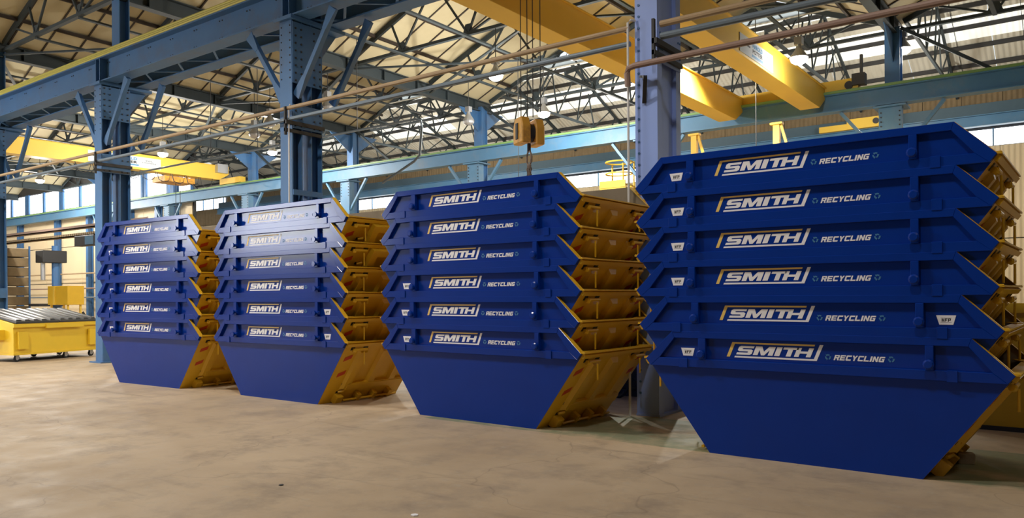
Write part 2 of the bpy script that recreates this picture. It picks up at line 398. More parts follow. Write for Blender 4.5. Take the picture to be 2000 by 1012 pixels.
# sidewall strip between crane bay roof and the lower structure at row B is open; roof of the far bay
ZE, SL = 10.12, .42
YR = 31.3
def zc(y): return ZE + (YC - y) * SL
def far_roof():
    root = MB(); root.prism([(-76, 24.9, zc(YR) - (YR - 24.9) * SL), (26, 24.9, zc(YR) - (YR - 24.9) * SL), (26, YR, zc(YR)), (-76, YR, zc(YR))],
                            [(-76, 24.9, zc(YR) - (YR - 24.9) * SL + .05), (26, 24.9, zc(YR) - (YR - 24.9) * SL + .05), (26, YR, zc(YR) + .05), (-76, YR, zc(YR) + .05)])
    ro = root.build('ceiling_far', 'grey_roof'); struct(ro)
    rows = [(38.2, 36.4, 0), (36.4, 34.9, 0), (34.9, 33.5, 1), (33.5, 32.3, 0), (32.3, 31.3, 1)]
    for (ya, yb, kind) in rows:
        n = 26; x0, x1 = -66, 12; dx = (x1 - x0) / n
        for i in range(n):
            a = x0 + i * dx; b = a + dx - .02
            light = kind and (i % 13 not in (4, 9, 12))
            lo = [(a, ya, zc(ya)), (b, ya, zc(ya)), (b, yb + .02, zc(yb + .02)), (a, yb + .02, zc(yb + .02))]
            MB().prism(lo, [(x, y, z + .03) for x, y, z in lo]).build('roof_sheet', 'rooflight' if light else 'grey_roof', ro)
    for y in (37.3, 36.3, 35.2, 34.1, 33.0, 32.0):
        MB().bar((-70, y, zc(y) - .09), (12, y, zc(y) - .09), .08, .16).build('purlin', 'dark', ro)
    # sag rods
    sr = MB()
    for i in range(36): sr.bar((-68 + i * 2.2, 38, zc(38) - .05), (-68 + i * 2.2, 32, zc(32) - .05), .02, .02)
    sr.build('sag_rods', 'dark', ro)
far_roof()
def far_truss(x, first=None):
    t = thing('far_bay_truss', 'dark lattice truss of the bay beyond the far crane girder', 'truss', (x, 0, 0), group='trusses of the bay behind the far columns')
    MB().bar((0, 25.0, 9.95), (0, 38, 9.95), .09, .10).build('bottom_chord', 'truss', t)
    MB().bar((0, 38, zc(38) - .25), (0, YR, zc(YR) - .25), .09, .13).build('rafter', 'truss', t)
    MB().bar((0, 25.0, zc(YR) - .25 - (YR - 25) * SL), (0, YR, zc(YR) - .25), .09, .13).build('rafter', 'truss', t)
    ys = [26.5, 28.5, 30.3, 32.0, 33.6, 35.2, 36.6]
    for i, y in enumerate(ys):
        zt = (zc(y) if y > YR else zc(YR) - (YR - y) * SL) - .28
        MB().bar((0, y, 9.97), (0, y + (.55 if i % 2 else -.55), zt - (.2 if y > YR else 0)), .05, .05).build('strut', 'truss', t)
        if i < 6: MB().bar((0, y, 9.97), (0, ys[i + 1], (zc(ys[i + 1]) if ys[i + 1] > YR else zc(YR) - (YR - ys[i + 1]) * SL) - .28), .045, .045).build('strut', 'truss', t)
    return t
ft = far_truss(BX2[1])
for x in [BX2[0]] + [(BX2[i] + BX2[i + 1]) / 2 for i in range(0, 6)] + BX2[2:8]: dup(ft, (x, 0, 0))

# ------------------------------------------------------------------ columns of the near row (A)
def rivets(mb, pts, axis, r=.018, d=.02):
    for p in pts:
        x, y, z = p
        if axis == 'x': mb.tube([(x, y, z), (x + d, y, z)], r, 6)
        else: mb.tube([(x, y, z), (x, y - d, z)], r, 6)
def column_a(k, key, label, ztop=6.85):
    x = AX2[k]; t = thing('steel_column', label, 'column', (x, 0, 0))
    w2 = .175; y0, y1, y2, y3 = 9.22, 9.46, 9.66, 9.93
    if key == 'steel_lamplit':
        w2 = .15
        MB().box(-w2, w2, y0, y0 + .022, 0, ztop).build('front_leg', key, t)
        MB().box(-w2, w2, y3 - .022, y3, 0, 9.2).build('back_leg', key, t)
        for sx in (1, -1):
            MB().box(sx * .085 - .008, sx * .085 + .008, y0 + .022, y3 - .022, 0, ztop).build('web_plate', key, t)
            for ya, yb in ((y0 + .022, y0 + .14), (y3 - .14, y3 - .022)):
                MB().box(min(sx * .093, sx * w2), max(sx * .093, sx * w2), ya, yb, 0, ztop).build('corner_angle', key, t)
        MB().box(-w2 - .02, -w2, y0 + .0, y3, 0, ztop).build('side_plate', key, t)
        MB().box(w2, w2 + .015, y0 + .02, y3 - .02, 4.62, 5.05).build('bracket_plate', key, t)
        b = MB()
        for i in range(42): rivets(b, [(-w2 + .035, y0, .3 + i * .15)], 'y', .016, .012)
        rivets(b, [(w2 + .015, yy, z) for yy in (9.27, 9.33, 9.82, 9.88) for z in (4.68, 4.79, 4.9, 5.0)], 'x', .014, .012)
        o = b.build('rivets', 'steel', t); o['kind'] = 'stuff'
        MB().box(-.26, .26, y0 - .08, 10.45, 6.78, 6.85).build('cap_plate', key, t)
        MB().box(-.17, .17, y0 - .02, y3 + .02, 0, .03).build('base_plate', key, t)
        return t
    b = MB(); b.box(-w2, w2, y0, y0 + .022, 0, ztop); b.box(-.012, .012, y0 + .022, y1 - .022, 0, ztop); b.box(-w2, w2, y1 - .022, y1, 0, ztop)
    b.build('front_leg', key, t)
    b = MB(); b.box(-w2, w2, y2, y2 + .022, 0, 9.2); b.box(-.012, .012, y2 + .022, y3 - .022, 0, 9.2); b.box(-w2, w2, y3 - .022, y3, 0, 9.2)
    b.build('back_leg', key, t)
    ZZ = ((0, .5), (1.6, 1.9), (4.65, 5.1), (5.95, 6.75)) if k >= 3 else ((0, .5), (1.6, 1.9), (2.7, 3.0), (3.5, 3.6), (4.75, 5.2), (5.6, 6.75))
    for z0, z1 in ZZ:
        for sx in (1, -1):
            MB().box(sx * (w2 + .011) - .011, sx * (w2 + .011) + .011, y0 + .01, y3 - .01, z0, z1).build('batten_plate', key, t)
    b = MB()
    for z0, z1 in ZZ[-2:]:
        n = int((z1 - z0) / .14)
        for i in range(n + 1):
            z = z0 + .05 + i * .14
            if z > z1 - .03: continue
            rivets(b, [(w2 + .022, yy, z) for yy in (9.29, 9.42, 9.72, 9.86)], 'x')
    for i in range(8): rivets(b, [(-w2 + .05, y0, 5.7 + i * .14), (w2 - .05, y0, 5.7 + i * .14)], 'y', .014, .012)
    o = b.build('rivets', 'dark' if key == 'steel' else key, t); o['kind'] = 'stuff'
    MB().box(-.26, .26, y0 - .08, 10.45, 6.78, 6.85).build('cap_plate', key, t)
    MB().prism([(-.02, y3, 6.78), (-.02, 10.42, 6.78), (-.02, y3, 6.1)], [(.02, y3, 6.78), (.02, 10.42, 6.78), (.02, y3, 6.1)]).build('bracket', key, t)
    for yy in (9.34, 10.2):
        for sx in (1, -1):
            b = MB(); p = V((sx * .2, yy, 5.35)); q = V((sx * 1.25, yy, 6.78))
            b.bar(p, q, .09, .10, up=(0, 1, 0))
            d = (q - p).normalized(); n = V((0, 1, 0)).cross(d)
            for c, s0 in ((q, -1), (p, 1)):
                a = [c + n * .05, c - n * .05, c - n * .14 + d * s0 * .02 * 0, c + n * .14]
                e = c + d * s0 * .42
                b.prism([c + n * .11 + V((0, -.055, 0)), c - n * .11 + V((0, -.055, 0)), e - n * .05 + V((0, -.055, 0)), e + n * .05 + V((0, -.055, 0))],
                        [c + n * .11 + V((0, -.04, 0)), c - n * .11 + V((0, -.04, 0)), e - n * .05 + V((0, -.04, 0)), e + n * .05 + V((0, -.04, 0))])
            b.build('knee_brace', 'steel' if key != 'steel' else key, t)
    MB().box(-.3, .3, y0 - .1, y3 + .1, 0, .03).build('base_plate', key, t)
    return t
column_a(1, 'steel_lamplit', 'lamplit blue riveted column behind the gap before the right-hand skip stack')
column_a(2, 'steel', 'blue riveted column rising behind the second skip stack from the left')
column_a(3, 'steel', 'blue twin-legged column rising behind the leftmost skip stack')
column_a(4, 'steel', 'blue column at the left edge of the photo above the yellow bin')
for k in (5,): column_a(k, 'steel', 'blue near-row column further left, mostly out of view')

# crane runway girders of the near row
def runway(name, y, x0, x1, z0, z1, key, label, w=.36):
    t = thing(name, label, 'girder', (0, 0, 0))
    zc_ = (z0 + z1) / 2
    MB().ibeam((x0, y, zc_), (x1, y, zc_), w, z1 - z0, .028).build('beam', key, t)
    return t
t = runway('crane_girder', 9.40, -60, 6, 6.86, 7.46, 'steel', 'long blue crane girder with yellow conductor bars crossing the upper left')
b = MB()
for X in AX2[1:8]:
    for dx in (-.1, .1): b.box(X + dx - .012, X + dx + .012, 9.22, 9.385, 6.9, 7.43)
b.build('stiffener_plates', 'steel', t)
b = MB(); n = 0
for i in range(52):
    X = -44 + i * .95
    rivets(b, [(X, 9.385, 6.98), (X + .1, 9.385, 6.98), (X, 9.385, 7.34), (X + .1, 9.385, 7.34)], 'y', .014, .012)
o = b.build('rivets', 'dark', t); o['kind'] = 'stuff'
for i, z in enumerate((7.50, 7.575, 7.65)):
    MB().tube([(-60, 9.25 + i * .05, z), (6, 9.25 + i * .05, z)], .030, 6).build('conductor_bar', 'rail_yellow', t)
MB().box(-60, 6, 9.36, 9.44, 7.46, 7.55).build('crane_rail', 'dark', t)
t = runway('crane_girder', 10.2, -60, 6, 6.86, 7.46, 'steel', 'second blue crane girder just behind the yellow-topped one, dark underside showing')
MB().box(-60, 6, 10.16, 10.24, 7.46, 7.55).build('crane_rail', 'dark', t)
b = MB()
for i in range(40):
    X = -50 + i * 1.4; b.bar((X, 9.5, 6.9), (X + .7, 10.1, 6.9), .05, .03); b.bar((X + .7, 10.1, 6.9), (X + 1.4, 9.5, 6.9), .05, .03)
b.build('lacing_bars', 'steel', t)

# far row (B)
names = {1: 'rightmost', 2: 'second from the right', 3: 'third from the right', 4: 'fourth from the right', 5: 'fifth from the right', 6: 'sixth from the right', 7: 'seventh from the right', 0: 'outside the frame at the right'}
def column_b(k):
    x = BX2[k]; t = thing('far_column', 'blue far-row column carrying the green-railed crane girder, ' + names[k], 'column', (x, 0, 0), group='far row of blue columns')
    b = MB(); b.box(-.2, .2, 24.42, 24.45, 0, 9.2); b.box(-.02, .02, 24.45, 24.75, 0, 9.2); b.box(-.2, .2, 24.75, 24.78, 0, 9.2)
    b.box(.12, .14, 24.45, 24.75, 0, 9.2)
    b.build('shaft', 'steel', t)
    b = MB(); b.box(-.3, .3, 24.1, 24.13, 0, 6.9); b.box(-.28, -.25, 24.13, 24.42, 0, 6.9); b.box(.25, .28, 24.13, 24.42, 0, 6.9)
    b.build('crane_leg', 'steel_lit', t)
    MB().box(-.42, .42, 23.95, 24.7, 6.85, 6.9).build('cap_plate', 'steel_lit', t)
    for sx in (-1, 1):
        b = MB(); b.bar((sx * .28, 24.2, 5.55), (sx * 1.35, 24.2, 6.9), .09, .11, up=(0, 1, 0)); b.build('knee_brace', 'steel_lit', t)
        b = MB(); b.prism([(0, 24.42 if sx < 0 else 24.78, 8.2), (0, 24.42 if sx < 0 else 24.78, 9.1), (0, 24.6 + sx * 1.5, 9.1)],
                          [(.03, 24.42 if sx < 0 else 24.78, 8.2), (.03, 24.42 if sx < 0 else 24.78, 9.1), (.03, 24.6 + sx * 1.5, 9.1)]); b.build('haunch_plate', 'steel', t)
    MB().bar((.2, 24.6, 9.2), (2.6, 24.6, 7.5), .09, .08, up=(0, 1, 0)).build('strut', 'truss', t)
    b = MB()
    for i in range(5): rivets(b, [(xx, 24.1, 6.2 + i * .13) for xx in (-.24, .24)], 'y', .022, .02)
    o = b.build('rivets', 'dark', t); o['kind'] = 'stuff'
    return t
for k in range(0, 8): column_b(k)
t = runway('far_crane_girder', 24.2, -70, 8, 6.93, 7.45, 'steel_lit', 'lit blue far crane girder with green rail along its top')
b = MB().box(-70, 8, 23.97, 24.03, 7.45, 7.52); b.build('conductor_bar', 'rail_green', t)
MB().box(-70, 8, 24.16, 24.24, 7.45, 7.55).build('crane_rail', 'dark', t)

# ------------------------------------------------------------------ overhead cranes
def sign(parent, x, y0, y1, z0, z1):
    """white maker's board on a face looking +x, reading from far-left end to far-right end (increasing y)"""
    root = MB().box(x, x + .012, y0, y1, z0, z1).build('sign_board', 'sign_white', parent)
    def put_text(txt, a, b_, c, d, key, bold=.0):
        vs, fs = text_mb(txt, .3, bold=bold); p = fit(vs, a, b_, c, d)
        mb = MB().add([(x + .014, q[0], q[1]) for q in p], fs); o = mb.build('lettering', key, root); return o
    L = y1 - y0; H = z1 - z0
    put_text('HAROLD', y0 + L * .36, y0 + L * .66, z0 + H * .62, z0 + H * .88, 'cyan', .012)
    put_text('POTTER', y0 + L * .36, y0 + L * .66, z0 + H * .32, z0 + H * .56, 'black', .012)
    MB().box(x + .012, x + .015, y0 + L * .34, y0 + L * .68, z0 + H * .12, z0 + H * .25).build('blue_strip', 'cyan', root)
    for a, b_, c, d in ((.12, .22, .70, .80), (.05, .29, .50, .60)): MB().box(x + .012, x + .015, y0 + L * a, y0 + L * b_, z0 + H * c, z0 + H * d).build('print_line', 'dark', root)
    put_text('SWL', y0 + L * .78, y0 + L * .88, z0 + H * .62, z0 + H * .76, 'dark'); put_text('10000kg', y0 + L * .73, y0 + L * .93, z0 + H * .42, z0 + H * .54, 'dark')
def bridge_beam(t, x0, x1, ya, yb, z0, z1, key='crane'):
    b = MB()
    prof = [(ya, z0), (yb - .55, z0), (yb, z0 + .32), (yb, z1), (ya, z1)]
    b.prism([(x0, y, z) for y, z in prof], [(x1, y, z) for y, z in prof])
    o = b.build('bridge_beam', key, t, bevel=.006)
    MB().box(x0 - .05, x1 + .05, ya, yb, z1, z1 + .025).build('top_flange', key, t)
    return o
t = thing('overhead_crane', 'near yellow double-beam overhead crane above the two right-hand skip stacks', 'crane', (0, 0, 0))
bridge_beam(t, -6.88, -6.32, 10.0, 24.1, 7.0, 7.66)
bridge_beam(t, -9.38, -8.82, 10.0, 24.1, 7.0, 7.72)
MB().box(-9.9, -5.4, 24.12, 24.42, 7.56, 7.86).build('end_carriage', 'crane', t)
MB().box(-9.9, -5.4, 10.0, 10.35, 7.6, 7.9).build('end_carriage', 'crane', t)
for x in (-5.65, -9.6):
    MB().tube([(x, 24.08, 7.66), (x, 24.3, 7.66)], .12, 14).build('wheel', 'dark', t)
MB().box(-5.55, -5.2, 24.0, 24.3, 7.62, 7.95).box(-5.35, -5.28, 24.1, 24.2, 7.9, 8.5).build('drive_motor', 'dark', t)
MB().box(-9.3, -6.4, 10.9, 12.3, 7.76, 7.9).box(-8.6, -7.2, 11.0, 12.1, 7.9, 8.4).build('trolley', 'crane', t)
b = MB()
for x in (-8.12, -7.98, -7.86, -7.7): b.tube([(x, 11.2, 4.72), (x, 11.2, 7.8)], .009, 5)
b.build('hoist_ropes', 'dark', t)
sign(t, -6.318, 17.1, 19.35, 7.06, 7.48)
# hook block
h = thing('hook_block', 'worn yellow hook block with chain hanging above the third skip stack', 'hook block', (-7.95, 11.2, 4.25))
h.rotation_euler = (0, 0, math.radians(-30))
b = MB(); prof = [(-.2, 0), (.2, 0), (.2, .3), (.13, .46), (-.13, .46), (-.2, .3)]
b.prism([(x, -.22, z) for x, z in prof], [(x, -.05, z) for x, z in prof]); b.build('cheek', 'hook', h, bevel=.02)
b = MB(); b.prism([(x * .9, .06, z - .02) for x, z in prof], [(x * .9, .23, z - .02) for x, z in prof]); b.build('cheek', 'hook', h, bevel=.02)
MB().box(-.06, .03, -.235, -.222, .08, .36).build('slot_label', 'dark', h)
MB().tube([(0, -.1, .2), (0, .12, .2)], .16, 16).build('sheave', 'dark', h)
MB().tube([(0, 0, .02), (0, 0, -.12)], .035, 8).build('shank', 'dark', h)
ring = [(.09 * math.sin(a), 0, -.24 + .13 * math.cos(a)) for a in [i * math.pi / 7 for i in range(15)]]
MB().tube(ring, .018, 6).build('hook', 'rust', h)
b = MB()
for i in range(14):
    z = -.38 - i * .06; a = i % 2 * math.pi / 2
    for q in (0, 1): 
        off = V((.035 * (1 if q else -1), .02, 0)); ca, sa = math.cos(a), math.sin(a)
        pts = [(off.x + .03 * math.cos(u) * ca, .03 * math.cos(u) * sa, z + .045 * math.sin(u)) for u in [j * math.pi / 3 for j in range(7)]]
        b.tube(pts, .014, 5)
b.build('chain', 'rust', h)
# far crane on the left
t = thing('overhead_crane', 'distant yellow overhead crane with a white sign at the upper left', 'crane', (0, 0, 0))
bridge_beam(t, -36.6, -36.0, 10.4, 23.7, 7.62, 8.32)
sign(t, -35.998, 16.6, 20.0, 7.72, 8.22)
MB().box(-37.3, -35.5, 24.0, 24.35, 7.56, 7.86).build('end_carriage', 'crane', t)
MB().box(-36.0, -35.75, 22.9, 23.5, 7.95, 8.4).build('control_box', 'metal', t)
MB().box(-37.9, -36.7, 20.6, 22.2, 7.35, 7.62).build('trolley', 'hook', t)
b = MB()
for i in range(9): 
    y = 16.0 + i * .75; b.tube([(-35.9, y, 7.6), (-35.9, y + .1, 7.25), (-35.9, y + .35, 7.15), (-35.9, y + .6, 7.25), (-35.9, y + .7, 7.6)], .02, 5)
b.build('festoon_cable', 'dark', t)
for (x, y) in ((-36.9, 21.4),):
    b = MB()
    for dx in (-.2, .2): b.tube([(x + dx, y, 3.0), (x + dx, y, 7.5)], .015, 5)
    b.build('hoist_ropes', 'dark', t)
# crane of the bay behind
t = thing('end_carriage', 'yellow crane end carriage glimpsed below the far girder at the right', 'crane', (0, 0, 0))
MB().box(-8.7, -6.6, 36.7, 37.3, 8.86, 9.3).build('carriage_beam', 'crane', t)
MB().box(-9.9, -8.7, 36.75, 37.25, 8.86, 9.12).build('carriage_step', 'crane', t)
MB().tube([(-7.5, 36.66, 9.1), (-7.5, 36.72, 9.1)], .13, 12).build('access_hole', 'dark', t)

# ------------------------------------------------------------------ pipes along the near column row
def pipe(name, pts, r, key, label, n=10):
    o = MB().tube(pts, r, n).build(name, key, smooth=False); return tag(o, label, 'pipe')
pipe('tan_pipe', [(-40, 9.12, 5.12), (-4.85, 9.12, 5.09)], .036, 'pipe_tan', 'tan pipe running left from the lamplit column, upper of two')
pipe('tan_pipe', [(-4.4, 9.12, 5.05), (6, 9.12, 5.02)], .042, 'pipe_tan', 'tan pipe running right from the lamplit column, uppermost of three')
pipe('grey_pipe', [(-40, 9.14, 4.92), (-4.85, 9.14, 4.89)], .036, 'pipe_grey', 'blue-grey pipe running left below the tan pipe')
pipe('grey_pipe', [(-4.4, 9.14, 4.90), (6, 9.14, 4.86)], .045, 'pipe_grey', 'blue-grey pipe running right from the column, middle of three')
pipe('brown_pipe', [(-4.82, 9.02, 4.3), (-4.82, 9.0, 4.46), (-4.79, 8.98, 4.52), (-4.7, 8.98, 4.54), (5, 8.98, 4.6)], .04, 'pipe_brown', 'long brown pipe starting at the column foot bracket, lowest of three')
for X in (AX2[1], AX2[2], AX2[3]):
    b = MB(); b.box(X + .155, X + .23, 9.05, 9.95, 4.80, 4.87); b.box(X + .155, X + .2, 9.05, 9.9, 4.66, 4.72); b.box(X + .155, X + .19, 9.05, 9.1, 4.6, 5.12)
    o = b.build('pipe_bracket', 'dark'); tag(o, 'dark pipe bracket bolted on the %s' % {AX2[1]: 'lamplit column', AX2[2]: 'blue column behind the second stack', AX2[3]: 'blue column behind the leftmost stack'}[X], 'bracket')
b = MB(); b.bar((-4.72, 9.2, 4.45), (-4.56, 9.0, 4.38), .05, .03); b.bar((-4.56, 9.0, 4.38), (-4.68, 9.2, 4.1), .05, .03)
tag(b.build('pipe_hook', 'dark'), 'dark bent hook under the brown pipe on the lamplit column', 'bracket')
pipe('conduit', [(-4.86, 9.1, 0), (-4.86, 9.1, 5.16), (-4.84, 9.14, 5.2), (-4.8, 9.2, 5.2)], .016, 'conduit', 'thin white conduit climbing the left side of the lamplit column', 8)
pipe('conduit', [(-11.94, 9.12, 0), (-11.94, 9.12, 5.12), (-11.96, 9.16, 5.17), (-12.0, 9.2, 5.17)], .014, 'conduit', 'thin grey conduit climbing the column behind the second stack', 8)
bp = pipe('bent_pipe', [(-30, 15.6, 6.45), (-14.9, 15.6, 6.45), (-14.7, 15.6, 6.38), (-14.66, 15.6, 6.2), (-14.75, 15.6, 5.45), (-14.95, 15.6, 5.3), (-15.9, 15.3, 4.75)], .035, 'pipe_grey', 'grey pipe bending down in midair left of the hook block', 8)
def tie_x(k, y, sx): return (vx(k, y) + vx(k + 1, y)) / 2 + sx * 1.35
for k, sx in ((2, -1), (3, 1), (3, -1)):
    MB().tube([(tie_x(k, 15.6, sx), 15.6, 6.45), (tie_x(k, 15.6, sx), 15.6, 9.15)], .012, 5).build('hanger', 'dark', bp)
for i, (x, y) in enumerate([(tie_x(2, 13.5, -1), 13.5), (tie_x(2, 13.0, -1), 13.0), (tie_x(2, 20, 1), 20), (tie_x(1, 20.2, 1), 20.2), (tie_x(1, 20, -1), 20)]):
    o = MB().tube([(x, y, 4.6 if i < 2 else 3), (x, y, 9.16)], .012, 5).build('drop_cable', 'dark'); tag(o, 'thin vertical drop cable hanging from the roof trusses', 'cable', 'thin drop cables')

# ------------------------------------------------------------------ high-bay lamps seen in the photo
def make_lamp(lit):
    t = thing('high_bay_light', 'lit high bay light', 'ceiling light', group='high bay lights')
    prof = [(.05, .32), (.08, .22), (.16, .10), (.22, 0)]
    b = MB(); n = 16; vs = []
    for r, z in prof: vs += [(r * math.cos(i * 2 * math.pi / n), r * math.sin(i * 2 * math.pi / n), z) for i in range(n)]
    fs = [(j * n + i, j * n + (i + 1) % n, (j + 1) * n + (i + 1) % n, (j + 1) * n + i) for j in range(3) for i in range(n)]
    fs.append(tuple(range(n)))
    b.add(vs, fs); b.build('reflector', 'metal', t)
    MB().box(-.09, .09, -.09, .09, .32, .5).build('gear_box', 'metal', t)
    MB().tube([(0, 0, .02), (0, 0, -.03), (0, 0, -.09), (0, 0, -.14), (0, 0, -.16)], [.20, .205, .18, .11, .03], 16).build('lens', 'glow' if lit else 'metal', t)
    return t
LIT = [(-13.57, 17.5, 7.85, 'shining light below the roof left of the hook block, larger of that pair'),
       (-14.51, 21.3, 7.61, 'shining light directly above the hook block'),
       (-31.33, 17.5, 7.64, 'shining light above the second far column at the left, over the yellow crane'),
       (-29.05, 21.3, 7.99, 'warm shining light left of the riveted column behind the second stack'),
       (-36.46, 13.7, 8.61, 'large shining light at the left edge of the photo'),
       (-43.1, 17.5, 7.61, 'lowest shining light at the far left beneath the distant crane'),
       (-5.69, 19.4, 7.33, 'shining light beside the near crane beam at the right'),
       (-4.34, 24.95, 8.68, 'small shining light beside the rightmost far column')]
OFF = [(-10.93, 17.5, 7.95, 'unlit dome light below the near crane beam'), (-20.81, 17.5, 8.05, 'pale high bay light right of the riveted column behind the second stack'),
       (-24.0, 17.5, 7.93, 'unlit high bay light, upper of two left of the riveted column'), (-24.94, 17.5, 7.64, 'unlit high bay light, lower of two left of the riveted column'), (-17.75, 21.3, 7.8, 'dark dome light left of the central far column')]
def rod(o, z): return MB().tube([(0, 0, .5), (0, 0, (9.88 if z == 7.33 else 9.19) - z)], .012, 5).build('suspension_rod', 'dark', o)
a = make_lamp(True); d = make_lamp(False)
ALL_LIT = [a] + [dup(a, (0, 0, 0)) for _ in LIT[1:]]; ALL_OFF = [d] + [dup(d, (0, 0, 0)) for _ in OFF[1:]]
PW = [850, 750, 1000, 800, 1100, 1300, 110, 100]
for i, (x, y, z, lab) in enumerate(LIT):
    o = ALL_LIT[i]; o.location = (x, y, z); o['label'] = lab; rod(o, z)
    lamp('bay_or_fill_lamp', (x, y, z - .30), PW[i], (1, .96, .88), .12)
for i, (x, y, z, lab) in enumerate(OFF):
    o = ALL_OFF[i]; o.location = (x, y, z); o['label'] = lab; rod(o, z)

# ------------------------------------------------------------------ skips
b_, m_, h1, t_, H, W = .9596, 1.638, .925, 1.3345, 1.2192, 1.587
TP, OFFR, PITCH = .016, .042, .3587
def fy(z, off=0): return -TP * z - off
def hexa(b=b_, m=m_): return [(-b, 0), (b, 0), (m, h1), (t_, H), (-t_, H), (-m, h1)]
def plate(mb, poly, o0, o1, mi=0, side=None):
    return mb.prism([(x, fy(z, o1), z) for x, z in poly], [(x, fy(z, o0), z) for x, z in poly], mi, side)
S_OUT = [(.12, 1), (1, 1), (1, .76), (.34, .76), (.28, .72), (.28, .66), (.34, .62), (.88, .62), (1, .5), (1, .12), (.88, 0), (0, 0), (0, .24), (.66, .24), (.72, .28), (.72, .34), (.66, .38), (.12, .38), (0, .5), (0, .88)]
M_OUT = [(0, 0), (0, 1), (.32, 1), (.5, .42), (.68, 1), (1, 1), (1, 0), (.76, 0), (.76, .62), (.58, 0), (.42, 0), (.24, .62), (.24, 0)]
T_OUT = [(0, 1), (1, 1), (1, .76), (.66, .76), (.66, 0), (.34, 0), (.34, .76), (0, .76)]
H_OUT = [(0, 0), (0, 1), (.28, 1), (.28, .62), (.72, .62), (.72, 1), (1, 1), (1, 0), (.72, 0), (.72, .38), (.28, .38), (.28, 0)]
def skip_meshes():
    D = {}
    mb = MB(); mb.prism([(x, fy(z), z) for x, z in hexa()], [(x, fy(z, -.004), z) for x, z in hexa()])
    mb.mi = [0, 1] + [0] * 6
    D['side_panel'] = mb.mesh('side_panel', ['blue', 'inner'])
    iTL, iTR, iBR, iBL = (-1.312, 1.150), (1.312, 1.150), (1.482, .942), (-1.482, .942)
    TL, TR, MR, ML, BRr, BLr = (-t_, H), (t_, H), (m_, h1), (-m_, h1), (1.585, .857), (-1.585, .857)
    mb = MB()
    plate(mb, [iTL, iTR, TR, TL], 0, OFFR); n0 = len(mb.mi); plate(mb, [iBR, BRr, MR, TR, iTR], 0, OFFR); n1 = len(mb.mi)
    plate(mb, [iTL, TL, ML, BLr, iBL], 0, OFFR); plate(mb, [iBL, BLr, BRr, iBR], 0, OFFR)
    mb.mi[n0 + 4] = 1; mb.mi[n1 + 3] = 1
    D['rim_frame'] = mb.mesh('rim_frame', ['blue', 'yellow'], bevel=.003)
    mb = MB()
    for s in (1, -1):
        mb = MB()
        p = [(s * (t_ - .004), H + .0005), (s * (m_ + .002), h1 + .001), (s * (m_ + .005), h1 + .004), (s * (t_ + .002), H + .004)]
        mb.prism([(x, fy(z, .006), z) for x, z in p], [(x, fy(z, -.03), z) for x, z in p])
        D['edge_trim_' + 'ab'[s < 0]] = mb.mesh('edge_trim', 'yellow')
    for nm, x0, x1 in (('a', -1.05, -.972), ('b', .992, 1.057)):
        D['upright_' + nm] = plate(MB(), [(x0, .942), (x1, .942), (x1, 1.150), (x0, 1.150)], 0, .05).mesh('upright', 'blue', bevel=.004)
    def lug(x, ears=True):
        mb = MB(); z = .992; y = fy(z, .05)
        if not ears:
            mb.tube([(x, y, z), (x, y - .03, z)], .028, 10); mb.tube([(x, y - .03, z), (x, y - .045, z), (x, y - .055, z)], [.044, .044, .030], 12)
            return mb.mesh('lifting_lug', 'blue')
        mb.tube([(x, y, z), (x, y - .035, z)], .024, 10); mb.tube([(x, y - .035, z), (x, y - .055, z)], .038, 12)
        mb.tube([(x - .068, y - .012, z + .004), (x - .065, y - .012, z + .004), (x + .065, y - .012, z + .004), (x + .068, y - .012, z + .004)], .014, 8)
        for q in (-.068, .068): mb.tube([(x + q - .012, y - .012, z + .004), (x + q, y - .012, z + .004), (x + q + .012, y - .012, z + .004)], [.02, .028, .02], 8)
        return mb.mesh('lifting_lug', 'blue')
    D['lug_a'] = lug(-1.008); D['lug_b'] = lug(1.025); D['knob_a'] = lug(-1.008, False); D['knob_b'] = lug(1.025, False)
    for nm, x0, x1 in (('a', -1.259, -1.165), ('b', 1.154, 1.235)):
        D['pocket_' + nm] = plate(MB(), [(x0, .85), (x1, .85), (x1, .948), (x0, .948)], OFFR, OFFR + .012).mesh('stacking_pocket', 'blue', bevel=.003)
    # ends (right-hand end; the left reuses them turned round)
    sl = V((m_ - b_, 0, h1)); sn = V((h1, 0, -(m_ - b_))).normalized()      # along the slope, outward normal
    def E(u, y, o=0):   # u in 0..1 up the slope
        return V((b_, y, 0)) + sl * u + sn * o
    def ey(u, side): z = h1 * u; return fy(z) if side == 0 else W - fy(z)
    def slab(mb, u0, u1, y0, y1, o0, o1, mi=0):
        return mb.prism([E(u0, y0, o0), E(u0, y1, o0), E(u1, y1, o0), E(u1, y0, o0)], [E(u0, y0, o1), E(u0, y1, o1), E(u1, y1, o1), E(u1, y0, o1)], mi)
    mb = MB(); mb.prism([E(0, 0), E(0, W), E(1, ey(1, 1)), E(1, ey(1, 0))], [E(0, 0, -.004), E(0, W, -.004), E(1, ey(1, 1), -.004), E(1, ey(1, 0), -.004)])
    mb.mi = [0, 1] + [0] * 4
    D['end_wall'] = mb.mesh('end_wall', ['yellow', 'inner'])
    mb = MB(); slab(mb, .955, 1.0, -.01, W + .01, 0, .035); mb.box(m_ - .07, m_ + .035, -.03, W + .03, h1 - .002, h1 + .012)
    for s in (0, 1):
        y = -.035 if s == 0 else W + .035; q = .34 if s == 0 else W - .34
        tri = [(m_ + .03, y), (m_ - .02, q), (m_ - .16, y + (.05 if s == 0 else -.05))]
        mb.prism([(x, yy, h1 + .012) for x, yy in tri], [(x, yy, h1 + .02) for x, yy in tri])
    D['end_rim'] = mb.mesh('end_rim', 'yellow')
